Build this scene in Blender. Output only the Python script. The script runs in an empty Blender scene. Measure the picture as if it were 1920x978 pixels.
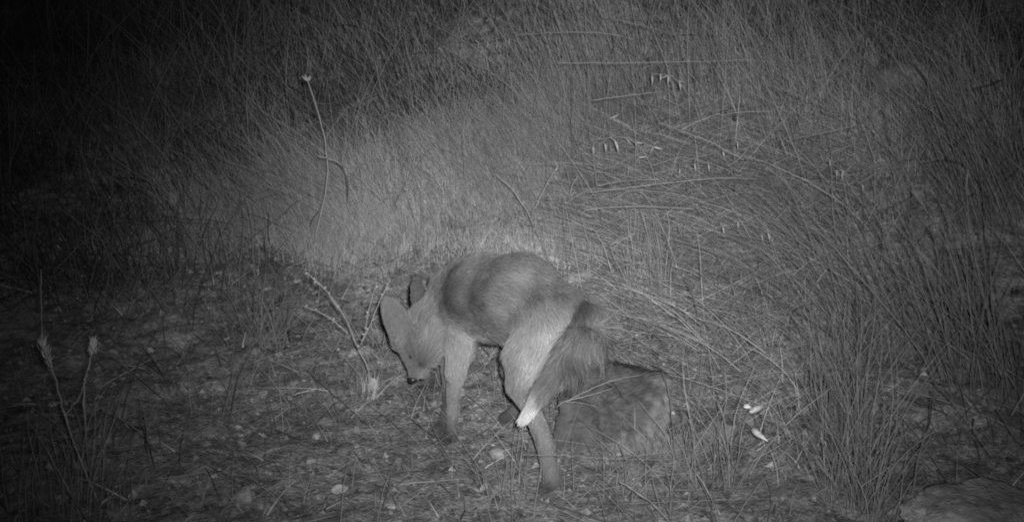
import bpy, math, random
import numpy as np
from mathutils import Vector
from mathutils.bvhtree import BVHTree

R = np.random.default_rng(7)
random.seed(7)
S = bpy.context.scene
COL = S.collection

# ------------------------------------------------------------------ camera, world, flash, exposure
CAM = np.array([0.0, 0.0, 1.1]); PITCH = math.radians(20); F = 2500.0      # focal length in photo pixels
cd = bpy.data.cameras.new('camera'); cam = bpy.data.objects.new('camera', cd); COL.objects.link(cam)
cam.location = CAM; cam.rotation_euler = (math.radians(90) - PITCH, 0, 0)
cd.sensor_width = 36; cd.lens = 36 * F / 1920; cd.clip_start = .02; cd.clip_end = 500
S.camera = cam
w = bpy.data.worlds.new("World"); S.world = w; w.use_nodes = True
nt = w.node_tree; bg = nt.nodes['Background']
sky = nt.nodes.new('ShaderNodeTexSky'); sky.sky_type = 'NISHITA'; sky.sun_disc = False
sky.sun_elevation = math.radians(-3); sky.sun_rotation = math.radians(200)
bw = nt.nodes.new('ShaderNodeRGBToBW')                       # the camera records infrared: no colour
nt.links.new(sky.outputs[0], bw.inputs[0]); nt.links.new(bw.outputs[0], bg.inputs[0])
bg.inputs[1].default_value = 0.15
S.view_settings.view_transform = 'Standard'; S.view_settings.look = 'None'
S.view_settings.exposure = 0; S.view_settings.gamma = 1
S.cycles.max_bounces = 8; S.cycles.diffuse_bounces = 4
S.cycles.filter_width = 2.0
S.cycles.use_denoising = False
# the night is lit by the camera's own infrared flash, a small LED array just above the lens
def pray(px, py):
    a = np.asarray(px, float); b = np.asarray(py, float)
    u = (a - 960) / F; v = -(b - 489) / F
    c, s = math.cos(PITCH), math.sin(PITCH)
    return np.stack(np.broadcast_arrays(u, c + v * s, -s + v * c), -1)
ld = bpy.data.lights.new('infrared_flash', 'SPOT'); fl = bpy.data.objects.new('infrared_flash', ld); COL.objects.link(fl)
fl.location = (0.04, -0.02, 1.145)
ld.energy = 520; ld.spot_size = math.radians(100); ld.spot_blend = .4; ld.shadow_soft_size = .02
aim = CAM + pray(1070, 340) * 2.7
# the beam of the array: strongest on its axis, falling off as a bell curve with the angle
ld.use_nodes = True; ln_ = ld.node_tree.nodes; lk = ld.node_tree.links; em = ln_['Emission']
tcl = ln_.new('ShaderNodeTexCoord'); vm = ln_.new('ShaderNodeVectorMath'); vm.operation = 'DOT_PRODUCT'; vm.inputs[1].default_value = (0, 0, 1)
lk.new(tcl.outputs['Normal'], vm.inputs[0])
def lm(op, a, b):
    n_ = ln_.new('ShaderNodeMath'); n_.operation = op
    for i_, x_ in enumerate((a, b)):
        if isinstance(x_, (int, float)): n_.inputs[i_].default_value = x_
        elif x_ is not None: lk.new(x_, n_.inputs[i_])
    return n_.outputs[0]
c2 = lm('MULTIPLY', vm.outputs['Value'], vm.outputs['Value'])
tan2 = lm('DIVIDE', lm('SUBTRACT', 1.0, c2), lm('MAXIMUM', c2, .05))
beam = lm('EXPONENT', lm('MULTIPLY', tan2, -1 / .25 ** 2), None)
lk.new(beam, em.inputs['Strength'])
fl.rotation_euler = (Vector(aim) - fl.location).to_track_quat('-Z', 'Y').to_euler()

# ------------------------------------------------------------------ helpers
def tag(o, label=None, cat=None, group=None, kind=None):
    if label: o['label'] = label
    if cat: o['category'] = cat
    if group: o['group'] = group
    if kind: o['kind'] = kind
    return o
def sm(a, b, x):
    t = np.clip((x - a) / (b - a), 0, 1); return t * t * (3 - 2 * t)
def _h(i, j, k):
    n = (i * 374761393 + j * 668265263 + k * 2147483647) & 0xffffffff
    n = ((n ^ (n >> 13)) * 1274126177) & 0xffffffff
    return ((n ^ (n >> 16)) & 0xffff) / 65535.0
def vn(x, y, seed=0):
    x = np.asarray(x, float); y = np.asarray(y, float)
    i = np.floor(x).astype(np.int64); j = np.floor(y).astype(np.int64); fx = x - i; fy = y - j
    fx = fx * fx * (3 - 2 * fx); fy = fy * fy * (3 - 2 * fy)
    a = _h(i, j, seed); b = _h(i + 1, j, seed); c = _h(i, j + 1, seed); d = _h(i + 1, j + 1, seed)
    return (a * (1 - fx) + b * fx) * (1 - fy) + (c * (1 - fx) + d * fx) * fy - .5
def height(x, y):
    x = np.asarray(x, float); y = np.asarray(y, float)
    t = y - 2.55 + .15 * np.sin(x * 2.1)
    side = .12 + .88 * sm(-1.0, .1, x / np.maximum(y / 3, .5))
    sp = np.log1p(np.exp(np.clip(t * 7, -30, 30))) / 7
    far = np.minimum(sp, 5) + .1 * np.maximum(sp - 5, 0)
    z = .30 * far * side
    z = z + .16 * sm(.35, 1.2, x) * sm(2.0, 3.0, y)                       # the matted mound on the right
    near = 1 / (1 + (np.abs(y) / 12) ** 4)
    z = z + near * (.05 * vn(x * 2.2, y * 2.2, 1) + .024 * vn(x * 7, y * 7, 2) + .016 * vn(x * 21, y * 21, 3)
                    + .010 * vn(x * 55, y * 55, 4))
    foot = np.exp(-(((x - .0) / .5) ** 2 + ((y - 2.05) / .4) ** 2))
    return z * (1 - .75 * foot)
def ghit(px, py):
    d = pray(px, py); s = .8; p = CAM + d * s
    while s < 30:
        p = CAM + d * s
        if p[2] < height(p[0], p[1]): break
        s += .004
    return p
def at(px, py, Y):
    d = pray(px, py); return CAM + d * (Y / d[..., 1:2] if d.ndim > 1 else Y / d[1])
def gp(px, py, f=1.0):                                                     # a point a fraction f of the way to the ground
    return CAM + (ghit(px, py) - CAM) * f
def project(P):
    q = P - CAM; c, s = math.cos(PITCH), math.sin(PITCH)
    dep = q[:, 1] * c - q[:, 2] * s; up = q[:, 1] * s + q[:, 2] * c
    dep = np.where(dep < .05, .05, dep)
    return 960 + F * q[:, 0] / dep, 489 - F * up / dep

def mesh_np(name, V, faces, mat, tone=None, parent=None, smooth=False):
    """faces: (n,k) int array."""
    V = np.asarray(V, np.float32); faces = np.asarray(faces, np.int32); n, k = faces.shape
    me = bpy.data.meshes.new(name); me.vertices.add(len(V)); me.vertices.foreach_set('co', V.ravel())
    me.loops.add(n * k); me.loops.foreach_set('vertex_index', faces.ravel())
    me.polygons.add(n); me.polygons.foreach_set('loop_start', np.arange(0, n * k, k, dtype=np.int32))
    me.polygons.foreach_set('use_smooth', np.full(n, smooth))
    me.update(calc_edges=True)
    if tone is not None:
        a = me.attributes.new('tone', 'FLOAT', 'POINT'); a.data.foreach_set('value', np.asarray(tone, np.float32))
    me.materials.append(mat)
    o = bpy.data.objects.new(name, me); COL.objects.link(o)
    if parent: o.parent = parent
    return o
def empty(name, loc):
    o = bpy.data.objects.new(name, None); o.location = loc; o.empty_display_size = .05; COL.objects.link(o); return o

# ------------------------------------------------------------------ materials (all grey: infrared)
def mat_tone(name, scale=1.0, rough=.8, noise=.25, nscale=90, trans=0.0, spec=.2, bump=0.0, bscale=200):
    m = bpy.data.materials.new(name); m.use_nodes = True; n = m.node_tree.nodes; L = m.node_tree.links
    p = n['Principled BSDF']; p.inputs['Roughness'].default_value = rough; p.inputs['Specular IOR Level'].default_value = spec
    a = n.new('ShaderNodeAttribute'); a.attribute_name = 'tone'
    tc = n.new('ShaderNodeTexCoord'); nz = n.new('ShaderNodeTexNoise'); nz.inputs['Scale'].default_value = nscale; nz.inputs['Detail'].default_value = 4
    L.new(tc.outputs['Object'], nz.inputs['Vector'])
    mr = n.new('ShaderNodeMapRange'); mr.inputs['From Min'].default_value = .3; mr.inputs['From Max'].default_value = .7
    mr.inputs['To Min'].default_value = scale * (1 - noise); mr.inputs['To Max'].default_value = scale * (1 + noise)
    L.new(nz.outputs[0], mr.inputs[0])
    mu = n.new('ShaderNodeMath'); mu.operation = 'MULTIPLY'; L.new(a.outputs['Fac'], mu.inputs[0]); L.new(mr.outputs[0], mu.inputs[1])
    L.new(mu.outputs[0], p.inputs['Base Color'])
    if bump:
        n2 = n.new('ShaderNodeTexNoise'); n2.inputs['Scale'].default_value = bscale; n2.inputs['Detail'].default_value = 6
        L.new(tc.outputs['Object'], n2.inputs['Vector'])
        b = n.new('ShaderNodeBump'); b.inputs['Strength'].default_value = bump; b.inputs['Distance'].default_value = .004
        L.new(n2.outputs[0], b.inputs['Height']); L.new(b.outputs[0], p.inputs['Normal'])
    if trans:
        t = n.new('ShaderNodeBsdfTranslucent'); L.new(mu.outputs[0], t.inputs['Color'])
        mx = n.new('ShaderNodeMixShader'); mx.inputs[0].default_value = trans
        L.new(p.outputs[0], mx.inputs[1]); L.new(t.outputs[0], mx.inputs[2]); L.new(mx.outputs[0], n['Material Output'].inputs[0])
    return m
M_grass = mat_tone('dry_grass', scale=1.3, trans=.3, noise=.2, nscale=60)
M_straw = mat_tone('dry_straw', noise=.2, nscale=120)
M_stone = mat_tone('weathered_stone', noise=.3, nscale=55, bump=1.0, bscale=160)
M_leaf = mat_tone('dry_leaf', noise=.3, nscale=120, trans=.15)
M_skin = mat_tone('fox_skin', noise=.1, nscale=90)
def mat_soil():
    m = bpy.data.materials.new('soil'); m.use_nodes = True; n = m.node_tree.nodes; L = m.node_tree.links
    p = n['Principled BSDF']; p.inputs['Roughness'].default_value = .95; p.inputs['Specular IOR Level'].default_value = .1
    tc = n.new('ShaderNodeTexCoord')
    prev = None
    for sc, lo, hi in ((5, .6, 1.3), (28, .6, 1.45), (110, .6, 1.4), (380, .75, 1.25)):
        nz = n.new('ShaderNodeTexNoise'); nz.inputs['Scale'].default_value = sc; nz.inputs['Detail'].default_value = 3
        L.new(tc.outputs['Object'], nz.inputs['Vector'])
        mr = n.new('ShaderNodeMapRange'); mr.inputs[1].default_value = .32; mr.inputs[2].default_value = .68
        mr.inputs[3].default_value = lo; mr.inputs[4].default_value = hi; L.new(nz.outputs[0], mr.inputs[0])
        mu = n.new('ShaderNodeMath'); mu.operation = 'MULTIPLY'; L.new(mr.outputs[0], mu.inputs[0])
        if prev: L.new(prev.outputs[0], mu.inputs[1])
        else: mu.inputs[1].default_value = .25
        prev = mu
    L.new(prev.outputs[0], p.inputs['Base Color'])
    nb = n.new('ShaderNodeTexNoise'); nb.inputs['Scale'].default_value = 130; nb.inputs['Detail'].default_value = 8
    L.new(tc.outputs['Object'], nb.inputs['Vector'])
    b = n.new('ShaderNodeBump'); b.inputs['Strength'].default_value = .9; b.inputs['Distance'].default_value = .006
    L.new(nb.outputs[0], b.inputs['Height']); L.new(b.outputs[0], p.inputs['Normal'])
    return m
M_soil = mat_soil()
def mat_hair():
    m = bpy.data.materials.new('fox_fur'); m.use_nodes = True; n = m.node_tree.nodes; L = m.node_tree.links
    p = n['Principled BSDF']; p.inputs['Roughness'].default_value = .75; p.inputs['Specular IOR Level'].default_value = .1
    a = n.new('ShaderNodeAttribute'); a.attribute_name = 'tone'; L.new(a.outputs['Fac'], p.inputs['Base Color'])
    return m
M_fur = mat_hair()
def mat_flat(name, v, rough):
    m = bpy.data.materials.new(name); m.use_nodes = True; p = m.node_tree.nodes['Principled BSDF']
    p.inputs['Base Color'].default_value = (v, v, v, 1); p.inputs['Roughness'].default_value = rough; return m
M_nose = mat_flat('wet_nose', .02, .35); M_eye = mat_flat('dark_eye', .015, .25)

# ------------------------------------------------------------------ ground: one sheet, fine near the camera, out to the horizon
def axis(lo, hi, st, far):
    c = list(np.arange(lo, hi, st)); s = st
    a = c[-1]
    while a < far: s *= 1.25; a += s; c.append(a)
    s = st; a = c[0]
    while a > -far: s *= 1.25; a -= s; c.insert(0, a)
    return np.array(c)
gx = axis(-1.5, 2.0, .0085, 220); gy = axis(1.25, 4.7, .0085, 220)
X, Y = np.meshgrid(gx, gy, indexing='ij'); Z = height(X, Y)
V = np.stack([X, Y, Z], -1).reshape(-1, 3); ny = len(gy)
I, J = np.meshgrid(np.arange(len(gx) - 1), np.arange(ny - 1), indexing='ij'); q = (I * ny + J).ravel()
tag(mesh_np('ground', V, np.stack([q, q + ny, q + ny + 1, q + 1], 1), M_soil, smooth=True), kind='structure')

# ------------------------------------------------------------------ vegetation builders
def blades(roots, H, lean, az, width, tone, segs=4, curl=1.0, wob=.0, face=None, droop=0.0):
    """Ribbon blades. lean = horizontal reach / height at the tip, az = direction of the lean."""
    n = len(roots); t = np.linspace(0, 1, segs + 1)[None, :, None]
    H = np.broadcast_to(H, n)[:, None, None]; lean = np.broadcast_to(lean, n)[:, None, None]
    d = np.stack([np.cos(az), np.sin(az), np.zeros(n)], 1)[:, None, :]
    up = np.array([0, 0, 1.])[None, None]
    horiz = lean * (t * (1 - .5 * curl) + .5 * curl * t * t)
    vert = t - droop * lean * t ** 2.5
    P = roots[:, None, :] + H * (vert * up + horiz * d)
    if wob:
        ph = R.uniform(0, 6.28, (n, 1, 3)); P = P + wob * H * np.sin(t * 5 + ph) * t * np.array([1, 1, .2])
    th = R.uniform(0, math.pi, n) if face is None else face + R.normal(0, .5, n)
    side = np.stack([np.cos(th), np.sin(th), R.normal(0, .2, n)], 1)[:, None, :]
    wd = np.broadcast_to(width, n)[:, None, None] * (1 - t ** 2.2 * .88) * .5
    A = P - side * wd; B = P + side * wd
    V = np.stack([A, B], 2).reshape(-1, 3)
    base = (np.arange(n) * (segs + 1) * 2)[:, None] + np.arange(segs)[None, :] * 2
    base = base.ravel(); Fc = np.stack([base, base + 1, base + 3, base + 2], 1)
    T = np.repeat(np.broadcast_to(tone, n), (segs + 1) * 2)
    return V, Fc, T
def join(parts):
    V = []; Fc = []; T = []; o = 0
    for v, f, t in parts: V.append(v); Fc.append(f + o); T.append(t); o += len(v)
    return np.concatenate(V), np.concatenate(Fc), np.concatenate(T)
def tube(P, rad, sides=6, tone=.4):
    P = np.asarray(P, float); n = len(P); rad = np.broadcast_to(rad, n)
    T = np.gradient(P, axis=0); T /= np.linalg.norm(T, axis=1)[:, None] + 1e-9
    ref = np.array([.3, .9, .2]) if abs(T[0][1]) < .8 else np.array([1., 0, 0])
    A = np.cross(T, ref); A /= np.linalg.norm(A, axis=1)[:, None] + 1e-9; B = np.cross(T, A)
    th = np.arange(sides) * 2 * math.pi / sides
    V = P[:, None] + rad[:, None, None] * (np.cos(th)[None, :, None] * A[:, None] + np.sin(th)[None, :, None] * B[:, None])
    V = V.reshape(-1, 3); f = []
    for i in range(n - 1):
        for j in range(sides):
            a = i * sides + j; b = i * sides + (j + 1) % sides; f.append((a, b, b + sides, a + sides))
    o = len(V); V = np.vstack([V, P[:1], P[-1:]])
    for j in range(sides):
        f.append((j, o, o, (j + 1) % sides)); a = (n - 1) * sides
        f.append((a + j, a + (j + 1) % sides, o + 1, o + 1))
    f = [x for x in f]
    return V, np.array(f), np.full(len(V), tone)
def poly_mesh(name, V, faces, mat, tone, parent=None, smooth=True):
    me = bpy.data.meshes.new(name); fs = []
    for f in faces:
        g = []
        for i in f:
            if int(i) not in g: g.append(int(i))
        if len(g) > 2: fs.append(g)
    V = np.asarray(V, float)
    me.from_pydata(V.tolist(), [], fs); me.polygons.foreach_set('use_smooth', [smooth] * len(fs))
    a = me.attributes.new('tone', 'FLOAT', 'POINT'); a.data.foreach_set('value', np.asarray(tone, np.float32))
    me.materials.append(mat); me.update()
    o = bpy.data.objects.new(name, me); COL.objects.link(o)
    if parent: o.parent = parent
    return o
def curve_pts(P, n=14, jit=0.0):
    P = np.asarray(P, float)
    if len(P) == 2: P = np.array([P[0], (P[0] + P[1]) / 2, P[1]])
    Q = np.vstack([2 * P[0] - P[1], P, 2 * P[-1] - P[-2]]); out = []
    m = max(2, n // (len(P) - 1))
    for i in range(1, len(Q) - 2):
        for k in range(m):
            t = k / m; a, b, c, d = Q[i - 1:i + 3]
            out.append(.5 * (2 * b + (c - a) * t + (2 * a - 5 * b + 4 * c - d) * t * t + (-a + 3 * b - 3 * c + d) * t ** 3))
    out.append(P[-1]); out = np.array(out)
    if jit: out[1:-1] += R.normal(0, jit, (len(out) - 2, 3))
    return out
def spindle(c, d, L, r, tone, sides=6, awn=0.0, bend=0.15):
    d = np.asarray(d, float) / np.linalg.norm(d); s = np.cross(d, [0.1, 1, .3]); s /= np.linalg.norm(s)
    t = np.array([0, .12, .35, .6, .85, 1.0]); rr = np.array([.25, .75, 1, .8, .35, .06]) * r
    P = np.asarray(c)[None] + t[:, None] * L * d + (bend * L * (t * (1 - t)))[:, None] * s
    if awn: P = np.vstack([P, P[-1] + d * awn + s * awn * .2]); rr = np.append(rr, .0002)
    return tube(P, rr, sides, tone)

# ------------------------------------------------------------------ the fox
CAP = []   # a, b, ra, rb, k, fur length, fur tone weight
def cap(a, b, k=18, fur=.012, flow=None):
    (x1, y1, Y1, r1), (x2, y2, Y2, r2) = a, b
    A, B = at(x1, y1, Y1), at(x2, y2, Y2); sA = np.linalg.norm(A - CAM) / F; sB = np.linalg.norm(B - CAM) / F
    CAP.append((A, B, r1 * sA, r2 * sB, k * sA, fur))
H1 = 2.02
# neck and head: flow runs from the nose to the tail
cap((776, 706, 2.150, 8), (786, 684, 2.165, 17), 8, .004)
cap((792, 702, 2.168, 9), (792, 680, 2.175, 18), 8, .004)
cap((786, 684, 2.165, 17), (787, 650, 2.185, 32), 14, .007)
cap((787, 650, 2.185, 34), (797, 618, 2.21, 37), 16, .010)
cap((800, 662, 2.155, 25), (818, 628, 2.18, 32), 14, .016)
cap((797, 618, 2.21, 38), (845, 578, 2.245, 52), 22, .018)
cap((838, 560, 2.27, 34), (880, 540, 2.24, 55), 24, .018)
# trunk
cap((866, 574, 2.235, 62), (915, 560, 2.18, 76), 22, .014)
cap((915, 560, 2.18, 76), (975, 562, 2.10, 80), 22, .013)
cap((975, 562, 2.10, 80), (1040, 597, 2.03, 61), 22, .013)
cap((1035, 592, 2.05, 58), (1070, 590, 2.0, 40), 20, .014)
# near hind leg: thigh, shank, hock, foot
cap((1025, 612, 2.012, 56), (988, 668, 1.98, 40), 34, .012)
cap((988, 668, 1.975, 40), (974, 722, 1.965, 23), 16, .008)
cap((974, 722, 1.965, 23), (996, 768, 1.955, 15), 8, .005)
cap((996, 768, 1.955, 16), (1022, 830, 1.945, 16), 8, .004)
cap((1022, 830, 1.945, 16), (1036, 898, 1.935, 17), 8, .004)
cap((1036, 900, 1.935, 17), (1022, 913, 1.915, 14), 8, .003)
# far hind leg
cap((1000, 630, 2.12, 48), (968, 690, 2.14, 26), 16, .010)
cap((968, 690, 2.14, 26), (985, 735, 2.16, 13), 8, .006)
cap((985, 735, 2.16, 13), (962, 775, 2.165, 12), 8, .003)
cap((962, 775, 2.165, 12), (946, 783, 2.155, 12), 8, .003)
# near front leg
cap((868, 600, 2.19, 48), (862, 648, 2.15, 27), 16, .010)
cap((862, 648, 2.15, 26), (854, 700, 2.13, 18), 12, .006)
cap((854, 700, 2.13, 15.5), (849, 772, 2.115, 11.5), 8, .004)
cap((849, 772, 2.115, 11.5), (846, 815, 2.105, 12), 8, .003)
cap((846, 815, 2.105, 13), (836, 825, 2.085, 12), 8, .003)
# far front leg
cap((850, 615, 2.27, 38), (842, 665, 2.25, 20), 16, .008)
cap((842, 665, 2.25, 18), (844, 745, 2.20, 11.5), 8, .003)
cap((844, 745, 2.20, 11.5), (833, 795, 2.15, 11.5), 8, .003)
cap((833, 795, 2.15, 12), (820, 806, 2.13, 11), 8, .003)
# toes of the near feet
for dx, dy in ((-7, 2), (-1, 5), (6, 4)):
    cap((838 + dx * .6, 824, 2.085, 6), (832 + dx, 828 + dy * .6, 2.066, 4.5), 3, .002)
    cap((1024 + dx * .6, 912, 1.915, 7), (1018 + dx, 918 + dy * .6, 1.898, 5), 3, .002)
NB = len(CAP)
# tail, root to tip
cap((1076, 572, 2.0, 23), (1106, 598, 1.955, 25), 12, .022)
cap((1106, 598, 1.955, 26), (1092, 645, 1.915, 28), 12, .027)
cap((1092, 645, 1.915, 28), (1054, 690, 1.885, 21), 12, .024)
cap((1054, 690, 1.885, 21), (1014, 737, 1.865, 14), 12, .016)
cap((1014, 737, 1.865, 14), (982, 786, 1.855, 8), 8, .010)
A_ = np.array([c[0] for c in CAP]); B_ = np.array([c[1] for c in CAP]); RA = np.array([c[2] for c in CAP]); RB = np.array([c[3] for c in CAP])
KK = np.array([c[4] for c in CAP]); FL = np.array([c[5] for c in CAP])
# ears: (base px, tip px, Y base, Y tip, half width px, normal towards)
px2m = lambda Y: Y * 1.13 / F
EARS = [(at(757, 632, 2.165), at(724, 557, 2.150), 22 * px2m(2.2), np.array([.15, -1, .35])),
        (at(800, 590, 2.235), at(783, 520, 2.27), 19 * px2m(2.2), np.array([-.75, .55, .3]))]
def ear_frame(e):
    b, t, hw, n = e; ax = t - b; L = np.linalg.norm(ax); ax = ax / L
    n = n - ax * n.dot(ax); n = n / np.linalg.norm(n); s = np.cross(ax, n); return b, ax, n, s, L, hw
def ear_sdf(P, e):
    b, ax, n, s, L, hw = ear_frame(e)
    q = P - b; u = q @ ax; v = q @ s; w_ = q @ n
    t = np.clip(u / L, -.15, 1.0)
    wid = hw * np.sqrt(np.clip(1 - np.clip((t - .30) / .70, 0, 1) ** 2.2, 0, 1)) * (1 - .12 * np.clip(.3 - t, 0, 1))
    sheet = w_ + .55 * (v * v) / hw * -1 + .10 * hw * 0          # cupped towards its normal
    cup = w_ - .55 * v * v / hw
    th = .0035 + .004 * np.clip(1 - t * 2.5, 0, 1)
    du = np.maximum(u - L, -.15 * L - u)
    return np.maximum(np.maximum(np.abs(v) - wid, np.abs(cup) - th), du) - .0012
def body_sdf(P):
    D = np.full(len(P), 1e3)
    for i in range(len(CAP)):
        a, b = A_[i], B_[i]; ab = b - a; t = np.clip((P - a) @ ab / (ab @ ab), 0, 1)
        d = np.linalg.norm(P - a - t[:, None] * ab, axis=1) - (RA[i] + (RB[i] - RA[i]) * t)
        k = KK[i]; h = np.clip(.5 + .5 * (D - d) / k, 0, 1); D = D * (1 - h) + d * h - k * h * (1 - h)
    for e in EARS:
        d = ear_sdf(P, e); k = .008; h = np.clip(.5 + .5 * (D - d) / k, 0, 1); D = D * (1 - h) + d * h - k * h * (1 - h)
    return D
def surface_net(st):
    allp = np.vstack([A_, B_] + [np.array([e[0], e[1]]) for e in EARS]); mr = .10
    lo = allp.min(0) - mr; hi = allp.max(0) + mr
    # coarse pass to find the active blocks
    bs = 8; nb = np.ceil((hi - lo) / (st * bs)).astype(int); n = nb * bs + 1
    bx, by, bz = np.meshgrid(*[np.arange(k) for k in nb], indexing='ij')
    ctr = lo + (np.stack([bx, by, bz], -1).reshape(-1, 3) + .5) * st * bs
    act = np.abs(body_sdf(ctr)) < st * bs * 1.6
    Vv = np.ones(n, np.float32) * 1.0
    # sign fill from coarse values for inactive blocks
    coarse = body_sdf(ctr)
    for idx in np.nonzero(~act & (coarse < 0))[0]:
        b = np.array([bx.ravel()[idx], by.ravel()[idx], bz.ravel()[idx]]) * bs
        Vv[b[0]:b[0] + bs + 1, b[1]:b[1] + bs + 1, b[2]:b[2] + bs + 1] = -1
    g = np.stack(np.meshgrid(*[np.arange(bs + 1)] * 3, indexing='ij'), -1).reshape(-1, 3)
    ai = np.nonzero(act)[0]
    B0 = np.stack([bx.ravel()[ai], by.ravel()[ai], bz.ravel()[ai]], 1) * bs
    for s0 in range(0, len(ai), 400):
        bb = B0[s0:s0 + 400]; G = bb[:, None] + g[None]; W = body_sdf((lo + G.reshape(-1, 3) * st)).astype(np.float32)
        Gf = G.reshape(-1, 3); Vv[Gf[:, 0], Gf[:, 1], Gf[:, 2]] = W
    ins = Vv < 0
    c = [(i, j, k) for i in (0, 1) for j in (0, 1) for k in (0, 1)]
    def cut(A, o): return A[o[0]:A.shape[0] - 1 + o[0], o[1]:A.shape[1] - 1 + o[1], o[2]:A.shape[2] - 1 + o[2]]
    cnt = sum(cut(ins, o).astype(np.int8) for o in c); m = (cnt > 0) & (cnt < 8)
    cells = np.argwhere(m); idx = np.full(m.shape, -1, np.int64); idx[m] = np.arange(len(cells))
    acc = np.zeros((len(cells), 3)); num = np.zeros(len(cells))
    for o in c:
        for ax in range(3):
            if o[ax]: continue
            o2 = list(o); o2[ax] = 1
            p1 = cells + o; p2 = cells + o2
            v1 = Vv[tuple(p1.T)]; v2 = Vv[tuple(p2.T)]; cr = (v1 < 0) != (v2 < 0)
            t = np.where(cr, v1 / np.where(cr, v1 - v2, 1), 0)
            pos = np.array(o, float)[None] + 0 * acc; pos[:, ax] += t
            acc[cr] += pos[cr]; num[cr] += 1
    P = lo + (cells + acc / num[:, None]) * st
    quads = []
    for ax in range(3):
        o1 = [0, 0, 0]; o1[ax] = 1
        a = ins[tuple(slice(0, ins.shape[d] - o1[d]) for d in range(3))]; b = ins[tuple(slice(o1[d], ins.shape[d]) for d in range(3))]
        e = np.argwhere(a != b); u, v = (ax + 1) % 3, (ax + 2) % 3
        e = e[(e[:, u] > 0) & (e[:, v] > 0) & (e[:, u] < m.shape[u]) & (e[:, v] < m.shape[v])]
        ia = ins[tuple(e.T)]; q = []
        for du, dv in ((1, 1), (0, 1), (0, 0), (1, 0)):
            f = e.copy(); f[:, u] -= du; f[:, v] -= dv; q.append(idx[tuple(f.T)])
        q = np.stack(q, 1); q[~ia] = q[~ia][:, ::-1]; quads.append(q)
    Q = np.vstack(quads); Q = Q[(Q >= 0).all(1)]
    return P, Q
FP, FQ = surface_net(.0028)
# relax the mesh a little
for _ in range(3):
    acc = np.zeros_like(FP); cn = np.zeros(len(FP))
    for k in range(4):
        a = FQ[:, k]; b = FQ[:, (k + 1) % 4]
        np.add.at(acc, a, FP[b]); np.add.at(acc, b, FP[a]); np.add.at(cn, a, 1); np.add.at(cn, b, 1)
    FP = FP * .5 + .5 * acc / np.maximum(cn, 1)[:, None]
# coat markings: real fur colour, plus lighter patches painted over shoulder and rump self-shadow, (px, py, Y, radius px, tone)
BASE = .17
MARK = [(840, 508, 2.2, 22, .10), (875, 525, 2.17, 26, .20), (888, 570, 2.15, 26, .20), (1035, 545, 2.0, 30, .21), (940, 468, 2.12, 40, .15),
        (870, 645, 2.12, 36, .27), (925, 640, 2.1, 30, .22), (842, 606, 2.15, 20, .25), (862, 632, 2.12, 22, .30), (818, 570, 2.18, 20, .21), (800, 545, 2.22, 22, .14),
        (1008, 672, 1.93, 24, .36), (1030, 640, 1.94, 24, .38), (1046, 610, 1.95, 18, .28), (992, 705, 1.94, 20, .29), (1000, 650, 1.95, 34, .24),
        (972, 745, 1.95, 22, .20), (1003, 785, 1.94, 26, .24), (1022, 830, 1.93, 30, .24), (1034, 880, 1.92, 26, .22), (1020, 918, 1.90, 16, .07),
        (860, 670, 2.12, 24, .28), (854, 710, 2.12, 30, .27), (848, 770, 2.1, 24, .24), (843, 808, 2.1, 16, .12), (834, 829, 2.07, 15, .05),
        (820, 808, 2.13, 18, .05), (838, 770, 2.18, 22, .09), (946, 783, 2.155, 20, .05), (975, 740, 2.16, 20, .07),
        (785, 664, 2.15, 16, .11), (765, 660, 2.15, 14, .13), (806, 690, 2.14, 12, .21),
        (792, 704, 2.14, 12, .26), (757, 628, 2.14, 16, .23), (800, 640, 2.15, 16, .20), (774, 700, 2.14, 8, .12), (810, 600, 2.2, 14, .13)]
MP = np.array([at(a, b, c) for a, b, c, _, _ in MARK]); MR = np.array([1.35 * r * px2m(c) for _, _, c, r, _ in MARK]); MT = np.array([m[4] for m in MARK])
TAILM = [(1105, 570, 1.95, 24, .07), (1135, 610, 1.92, 36, .15), (1100, 640, 1.88, 40, .12), (1070, 670, 1.88, 40, .12), (1040, 710, 1.86, 34, .105), (1060, 690, 1.9, 30, .10), (1015, 735, 1.85, 18, .16)]
TMP = np.array([at(a, b, c) for a, b, c, _, _ in TAILM]); TMR = np.array([r * px2m(c) for _, _, c, r, _ in TAILM]); TMT = np.array([m[4] for m in TAILM])
tip0 = at(1004, 752, 1.865); tip1 = at(983, 782, 1.855)
def nearest(P):
    D = np.empty((len(P), len(CAP)))
    for i in range(len(CAP)):
        a, b = A_[i], B_[i]; ab = b - a; t = np.clip((P - a) @ ab / (ab @ ab), 0, 1)
        D[:, i] = np.linalg.norm(P - a - t[:, None] * ab, axis=1) - (RA[i] + (RB[i] - RA[i]) * t)
    return D
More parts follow.
